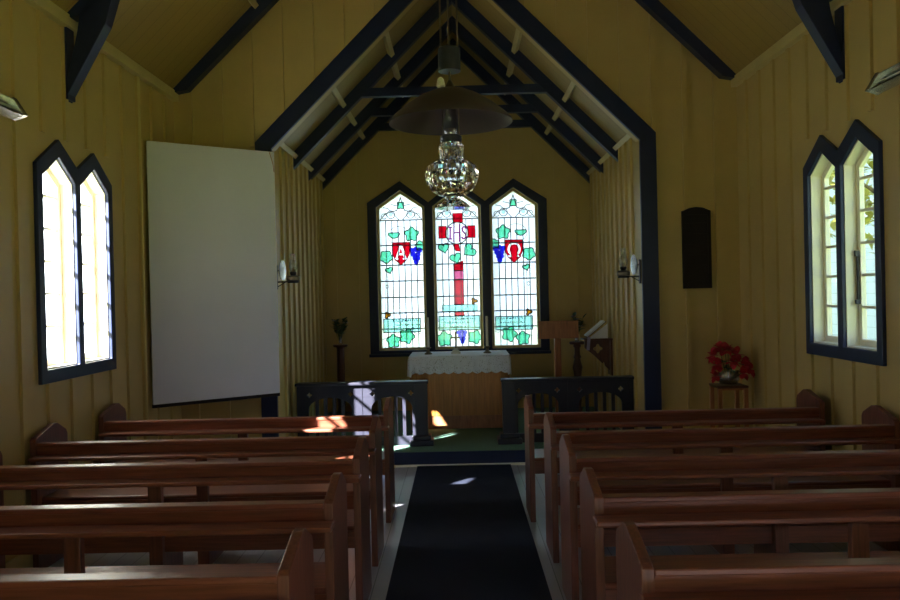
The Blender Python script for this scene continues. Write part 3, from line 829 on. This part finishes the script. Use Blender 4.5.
# ------------------------------------------------------------------ hanging lamp
LY, LX = 2.955, -0.014
t = thing('hanging_oil_lamp', 'large hanging oil lamp with wide metal shade and cut-glass bowl above the aisle', 'lamp', (LX, LY, 1.96))
L0 = 1.96
P = lambda lst: [(r, z-L0) for r, z in lst]
MB().lathe(P([(0.228, 2.272), (0.2265, 2.279), (0.205, 2.302), (0.16, 2.338), (0.11, 2.370), (0.06, 2.392), (0.022, 2.402), (0.022, 2.397), (0.06, 2.387), (0.11, 2.365), (0.16, 2.333), (0.203, 2.297), (0.2245, 2.273)]), seg=48, cap=False).build('lamp_shade', M['shade'], t, smooth=True)
MB().lathe(P([(0.010, 2.39), (0.022, 2.40), (0.012, 2.418), (0.006, 2.43)]), seg=16).build('finial', M['brass'], t, smooth=True)
MB().lathe(P([(0.0415, 2.462), (0.0415, 2.545), (0.03, 2.552), (0.008, 2.556)]), seg=24).build('smoke_bell', M['iron'], t, smooth=True)
mb = MB()
for a in (0.5, 0.5+2*PI/3, 0.5+4*PI/3):
    x, y = 0.036*math.cos(a), 0.036*math.sin(a)
    mb.rod((x, y, 2.545-L0), (x*0.8, y*0.8, ZE+1.30-L0), 0.0035, seg=6)
mb.rod((0, 0, 2.42-L0), (0, 0, 2.56-L0), 0.004, seg=6)
mb.build('hanging_rods', M['brass'], t)
mb = MB()
for sg in (-1, 1):
    mb.tube([(sg*0.012, 0.015, 2.395-L0), (sg*0.030, 0.02, 2.36-L0), (sg*0.030, 0.012, 2.20-L0)], 0.0025, 6)
mb.build('harp', M['brass'], t)
MB().lathe(P([(0.026, 2.200), (0.040, 2.203), (0.040, 2.222), (0.030, 2.228), (0.012, 2.232)]), seg=20).build('burner', M['iron'], t, smooth=True)
MB().lathe(P([(0.024, 2.225), (0.030, 2.26), (0.020, 2.31), (0.018, 2.375), (0.0165, 2.375), (0.0185, 2.31), (0.0285, 2.26), (0.0225, 2.226)]), seg=20, cap=False).build('chimney', M['thin'], t, smooth=True)
def fluted(prof, n, depth, inner=None):
    mb = MB(); seg = n*4; rings = []
    for r, z, d in prof:
        rings.append([mb.bm.verts.new(((r*(1-d*(0.5-0.5*math.cos(n*2*PI*i/seg))))*math.cos(2*PI*i/seg), (r*(1-d*(0.5-0.5*math.cos(n*2*PI*i/seg))))*math.sin(2*PI*i/seg), z-L0)) for i in range(seg)])
    for a, b in zip(rings[:-1], rings[1:]):
        for i in range(seg):
            j = (i+1) % seg; mb.bm.faces.new((a[i], a[j], b[j], b[i]))
    mb.bm.faces.new(rings[0]); mb.bm.faces.new(rings[-1])
    return mb
bowl = [(0.030, 2.000, 0), (0.052, 2.006, 0.02), (0.075, 2.022, 0.05), (0.090, 2.045, 0.08), (0.098, 2.070, 0.08), (0.100, 2.085, 0.03), (0.097, 2.095, 0.06), (0.092, 2.112, 0.06), (0.072, 2.126, 0.02), (0.046, 2.134, 0),
        (0.043, 2.145, 0.05), (0.047, 2.170, 0.08), (0.046, 2.190, 0.05), (0.038, 2.200, 0)]
fluted(bowl, 18, 0).build('cut_glass_bowl', M['crystal'], t)
foot = [(0.062, 1.958, 0.0), (0.066, 1.962, 0.05), (0.062, 1.970, 0.08), (0.040, 1.985, 0.05), (0.028, 1.994, 0), (0.028, 1.9995, 0)]
fluted(foot, 14, 0).build('glass_foot', M['crystal'], t)
MB().lathe([(0.009, 0), (0.016, 0.006), (0.012, 0.032), (0.004, 0.040)], (-0.033, -0.025, 2.396-L0), 16).build('porcelain_knob', M['ceramic'], t, smooth=True)

# ------------------------------------------------------------------ whiteboard across the corner
pa, pb = Vector((-2.655, 6.865, 0)), Vector((-1.715, 7.555, 0))
d = (pb-pa); Lb = d.length; ang = math.atan2(d.y, d.x)
t = thing('whiteboard', 'tall blank grey-white board standing across the left corner', 'whiteboard', (pa.x, pa.y, 0.735), ang)
MB().box(0, Lb, -0.010, 0.010, 0.014, 2.29).build('board_face', M['board'], t, bevel=0.003)
MB().box(0, Lb, -0.006, 0.030, -0.016, 0.013).build('bottom_rail', M['plaque'], t)
mb = MB(); mb.tube([(Lb-0.05, -0.013, 2.285), (Lb-0.03, -0.014, 2.22), (Lb-0.015, -0.013, 2.17), (Lb-0.008, -0.013, 2.10)], 0.003, 6); mb.build('hanging_cord', M['standwood'], t)

# ------------------------------------------------------------------ honours board
t = thing('hymn_board', 'narrow black wooden board with a peaked top on the arch wall', 'board', (2.272, YA-0.020, 1.645))
prof = [(-0.135, 0), (0.135, 0), (0.135, 0.735), (0.06, 0.765), (0, 0.772), (-0.06, 0.765), (-0.135, 0.735)]
inn = [(-0.105, 0.04), (0.105, 0.04), (0.105, 0.70), (-0.105, 0.70)]
MB().shape([prof], lambda u, v, w: Vector((u, w, v)), -0.018, 0).build('back_panel', M['plaque'], t)
MB().shape([prof, inn], lambda u, v, w: Vector((u, w, v)), -0.032, -0.018).build('frame', M['plaque'], t, bevel=0.003)
for k in range(6):
    z = 0.12+0.1*k; MB().box(-0.105, 0.105, -0.027, -0.018, z, z+0.012).build('number_slat', M['plaque'], t)

# ------------------------------------------------------------------ stool, bowl and red flowers in the right corner
SX, SY = 2.43, 7.28
t = thing('plant_stool', 'small reddish wooden stool under the red flowers', 'stool', (SX, SY, 0))
MB().box(-0.135, 0.135, -0.135, 0.135, 0.745, 0.768).build('stool_top', M['darkwood'], t, bevel=0.004)
for a in (-1, 1):
    for b in (-1, 1): MB().box(a*0.115-0.018, a*0.115+0.018, b*0.115-0.018, b*0.115+0.018, 0, 0.745).build('leg', M['standwood'], t, bevel=0.003)
    MB().box(-0.10, 0.10, a*0.115-0.009, a*0.115+0.009, 0.25, 0.28).build('stretcher', M['standwood'], t)
    MB().box(-0.10, 0.10, a*0.115-0.009, a*0.115+0.009, 0.728, 0.745).build('apron', M['standwood'], t)
t = thing('glass_bowl', 'round clear glass bowl on the corner stool', 'bowl', (SX, SY, 0.768))
MB().lathe([(0.055, 0), (0.075, 0.004), (0.098, 0.04), (0.102, 0.075), (0.085, 0.12), (0.088, 0.13), (0.085, 0.13), (0.081, 0.12), (0.097, 0.075), (0.093, 0.042), (0.07, 0.009)], seg=28).build('bowl_body', M['thin'], t, smooth=True)
MB().lathe([(0.068, 0.011), (0.088, 0.042), (0.0905, 0.060)], seg=24).build('water', M['thin'], t, smooth=True)
t = thing('poinsettia_bunch', 'bunch of red poinsettia flowers in the glass bowl', 'flowers', (SX, SY, 0.88))
r = random.Random(5)
spots = [(-0.13, 0.00, 0.15, .075), (-0.04, -0.05, 0.20, .08), (0.05, -0.06, 0.16, .08), (-0.11, -0.06, 0.07, .075), (0.01, -0.10, 0.10, .07), (0.13, -0.06, 0.05, .08), (0.18, -0.02, 0.02, .075), (-0.13, -0.06, -0.03, .06), (0.10, -0.10, -0.01, .065), (-0.07, 0.02, 0.22, .07), (0.17, 0.03, 0.07, .07), (0.02, 0.05, 0.2, .07)]
for (x, y, z, R) in spots:
    bl = MB(); n = 7
    ax = Vector((x*1.2, y-0.07, 0.08)).normalized(); q = ax.to_track_quat('Z', 'Y').to_matrix()
    for ring, (rr, up) in enumerate(((1.0, 0.25), (0.7, 0.7))):
        for k in range(n):
            a = 2*PI*(k+0.5*ring)/n+r.uniform(-0.2, 0.2)
            leaf_faces(bl, (x, y, z), q @ Vector((math.cos(a), math.sin(a), up+r.uniform(-.1, .2))), R*rr*r.uniform(1.0, 1.3), R*0.85, 0.1)
    bl.build('bloom', M['red'], t)
st = MB(); lf = MB()
for (x, y, z, R) in spots:
    st.rod((x*0.15, y*0.15, -0.06), (x, y, z), 0.003, seg=6)
for k in range(18):
    a = r.uniform(0, 2*PI); q = r.uniform(0.01, 0.08)
    leaf_faces(lf, (q*math.cos(a), q*math.sin(a)-0.02, r.uniform(0.02, 0.12)), (math.cos(a), math.sin(a), r.uniform(-0.1, 0.5)), r.uniform(0.07, 0.11), r.uniform(0.035, 0.05))
st.build('stems', M['leaf'], t); lf.build('leaves', M['leaf'], t)

# ------------------------------------------------------------------ bar heaters high on the side walls
def heater(s, yc, z, label):
    t = thing('bar_heater', label, 'heater', (s*(W-0.0205), yc, z), 0, 'wall bar heaters')
    L = 0.45
    mx = Matrix.Rotation(s*math.radians(32), 4, 'Y')
    def bx(x0, x1, y0, y1, z0, z1):
        mb = MB(); M4 = Matrix.Translation((-s*0.075, 0, 0)) @ mx; mb.box(*sorted((s*x0, s*x1)), y0, y1, z0, z1, M4); return mb
    mb = MB(); M4 = Matrix.Translation((-s*0.085, 0, 0)) @ mx
    prof = [(-0.045, -0.055), (-0.038, -0.055), (0.022, -0.035), (0.022, 0.035), (-0.038, 0.055), (-0.045, 0.055), (-0.040, 0.062), (0.030, 0.042), (0.030, -0.042), (-0.040, -0.062)]
    mb.shape([prof], lambda u, v, w: M4 @ Vector((s*u, w, v)), -L, L); trough = mb.build('reflector_trough', M['chrome'], t)
    for e in (-1, 1):
        mb = MB(); mb.shape([[(-0.052, -0.065), (0.034, -0.045), (0.034, 0.045), (-0.052, 0.065)]], lambda u, v, w: M4 @ Vector((s*u, w, v)), e*L, e*(L+0.045)); mb.build('end_cap', M['chrome'], trough, bevel=0.006)
    for v in (-0.018, 0.018):
        mb = MB(); mb.rod(M4 @ Vector((-s*0.008, -L, v)), M4 @ Vector((-s*0.008, L, v)), 0.007); mb.build('heating_rod', M['ceramic'], trough)
    for y in (-0.3, 0.3):
        mb = MB(); mb.rod((0, y, 0.02), (-s*0.065, y, 0.0), 0.010); mb.build('mounting_stem', M['iron'], t)
heater(-1, 4.20, 2.775, 'chrome tube heater high on the left wall before the window')
heater(1, 4.43, 2.85, 'chrome tube heater high on the right wall before the window')

# ------------------------------------------------------------------ outside
g = MB().box(-40, 40, -40, 60, -0.5, -0.36).build('ground', M['grass']); struct(g)
def outbuilding(x0, x1, y0, y1, h, ridge, label):
    t = thing('weatherboard_building', label, 'building', ((x0+x1)/2, (y0+y1)/2, -0.36))
    hx, hy = (x1-x0)/2, (y1-y0)/2
    mb = MB(); mb.shape([[(-hx, 0), (hx, 0), (hx, h), (0, h+ridge), (-hx, h)]], FY(0), -hy, hy); mb.build('walls', M['weather'], t)
    mb = MB()
    for s in (-1, 1): mb.shape([[(s*(hx+0.2), h-0.2*ridge/hx+0.02), (0, h+ridge+0.02), (0, h+ridge+0.12), (s*(hx+0.2), h-0.2*ridge/hx+0.12)]], FY(0), -hy-0.2, hy+0.2)
    mb.build('roof', M['roofing'], t)
outbuilding(6.2, 12, 10.5, 22, 5.2, 2.0, 'white weatherboard building seen through the right window')
outbuilding(-20, -4.4, 15, 21, 5.5, 2.0, 'white weatherboard hall added beyond the left window to fill it with sunlit white')  # made-up hall; its sunlit face turns the left window white
def tree(x, y, h, r, zc, n, seed, leafm, label, fall=1.0, leaf=1.0, group=None):
    t = thing('tree' if h > 3 else 'shrub', label, 'tree' if h > 3 else 'shrub', (x, y, -0.36), 0, group)
    rd = random.Random(seed)
    mb = MB(); mb.rod((0, 0, 0), (0.05, 0.05, zc), 0.10, 0.06, 10)
    for k in range(6):
        a = rd.uniform(0, 2*PI); mb.rod((0.03, 0.03, zc*0.7+0.1*k), (r*0.7*math.cos(a), r*0.7*math.sin(a), zc+rd.uniform(-0.3, 0.6)*r), 0.04, 0.012, 6)
    mb.build('trunk', M['bark'], t)
    lf = MB()
    for k in range(n):
        v = Vector((rd.gauss(0, 1), rd.gauss(0, 1), rd.gauss(0, 1))).normalized()*r*rd.uniform(0.35, 1)**0.6
        p = Vector((v.x, v.y, zc+v.z*fall))
        leaf_faces(lf, p, (rd.uniform(-1, 1), rd.uniform(-1, 1), rd.uniform(-0.8, 0.6)), rd.uniform(0.10, 0.2)*leaf, rd.uniform(0.06, 0.11)*leaf)
    lf.build('crown', leafm, t)
tree(5.0, 9.0, 4, 1.15, 3.3, 900, 2, M['foliage'], 'small yellow-green tree outside the right window')

HX, HY0, HY1, HY2 = -4.0, -7.5, 1.66, 2.85  # unseen hedge, added and stepped to choose which sun beams enter
t = thing('hedge', 'unseen clipped green hedge added outside the left wall to block the sun, stepping down at its far end', 'hedge', (HX, 0, -0.36))
MB().box(-0.10, 0.10, HY0, HY1-0.05, 0.3, 4.50).box(-0.10, 0.10, HY1-0.05, HY2-0.05, 0.3, 3.22).build('branches', M['bark'], t)
rd = random.Random(12); lf = MB()
for k in range(4200):
    y = rd.uniform(HY0-0.05, HY2); top = 4.58 if y < HY1 else 3.28
    fx = rd.choice((-0.15, 0.15, rd.uniform(-0.12, 0.12)))
    p = Vector((fx, y, top if abs(fx) < 0.149 else rd.uniform(0.1, top)))
    leaf_faces(lf, p, (rd.uniform(-1, 1), rd.uniform(-0.5, 0.5), rd.uniform(-0.6, 0.3)), rd.uniform(0.07, 0.12), rd.uniform(0.04, 0.07))
lf.build('foliage', M['hedge'], t)
tree(-8.2, -4.8, 17, 4.2, 15.0, 2600, 40, M['hedge'], 'unseen tall evergreen added outside the left wall to shade the building on the right', 1.1, 5.0)  # added out of view to keep sun off the building on the right

# ------------------------------------------------------------------ light, world, camera
w = bpy.data.worlds.new('sky'); SC.world = w; w.use_nodes = True
nt = w.node_tree; bg = nt.nodes['Background']
tc = nt.nodes.new('ShaderNodeTexCoord'); sp = nt.nodes.new('ShaderNodeSeparateXYZ'); cr = nt.nodes.new('ShaderNodeValToRGB')
cr.color_ramp.elements[0].position = 0.0; cr.color_ramp.elements[0].color = (0.74, 0.87, 1.0, 1)
cr.color_ramp.elements[1].position = 0.8; cr.color_ramp.elements[1].color = (0.36, 0.62, 1.0, 1)
nt.links.new(tc.outputs['Generated'], sp.inputs['Vector']); nt.links.new(sp.outputs['Z'], cr.inputs['Fac']); nt.links.new(cr.outputs['Color'], bg.inputs['Color'])
bg.inputs['Strength'].default_value = 1.6
sd = Vector((1.0, 1.20, -0.88)).normalized()
sun = bpy.data.lights.new('sun', 'SUN'); sun.energy = 75.0; sun.angle = math.radians(0.53); sun.color = (1.0, 0.95, 0.88)
so = bpy.data.objects.new('sun', sun); COL.objects.link(so); so.rotation_euler = sd.to_track_quat('-Z', 'Y').to_euler(); so.location = (-12, -10, 14)

cam = bpy.data.cameras.new('camera'); co = bpy.data.objects.new('camera', cam); COL.objects.link(co)
yaw, pit, rol = -0.0107, -0.0067, -0.0232
F = Vector((math.sin(yaw)*math.cos(pit), math.cos(yaw)*math.cos(pit), math.sin(pit)))
R = Vector((math.cos(yaw), -math.sin(yaw), 0)); U = R.cross(F)
R2 = R*math.cos(rol)+U*math.sin(rol); U2 = U*math.cos(rol)-R*math.sin(rol)
mx = Matrix(((R2.x, U2.x, -F.x), (R2.y, U2.y, -F.y), (R2.z, U2.z, -F.z))).to_4x4(); mx.translation = (0, 0, 1.64)
co.matrix_world = mx
cam.sensor_width = 36; cam.lens = 36*800/900; cam.clip_start = 0.02; cam.clip_end = 200
SC.camera = co
vs = SC.view_settings; vs.view_transform = 'Standard'; vs.look = 'None'; vs.exposure = 0.77; vs.gamma = 1; vs.use_curve_mapping = False
cy = SC.cycles
cy.max_bounces = 12; cy.diffuse_bounces = 8; cy.transparent_max_bounces = 32; cy.transmission_bounces = 12; cy.sample_clamp_indirect = 6
cy.caustics_reflective = False; cy.caustics_refractive = False
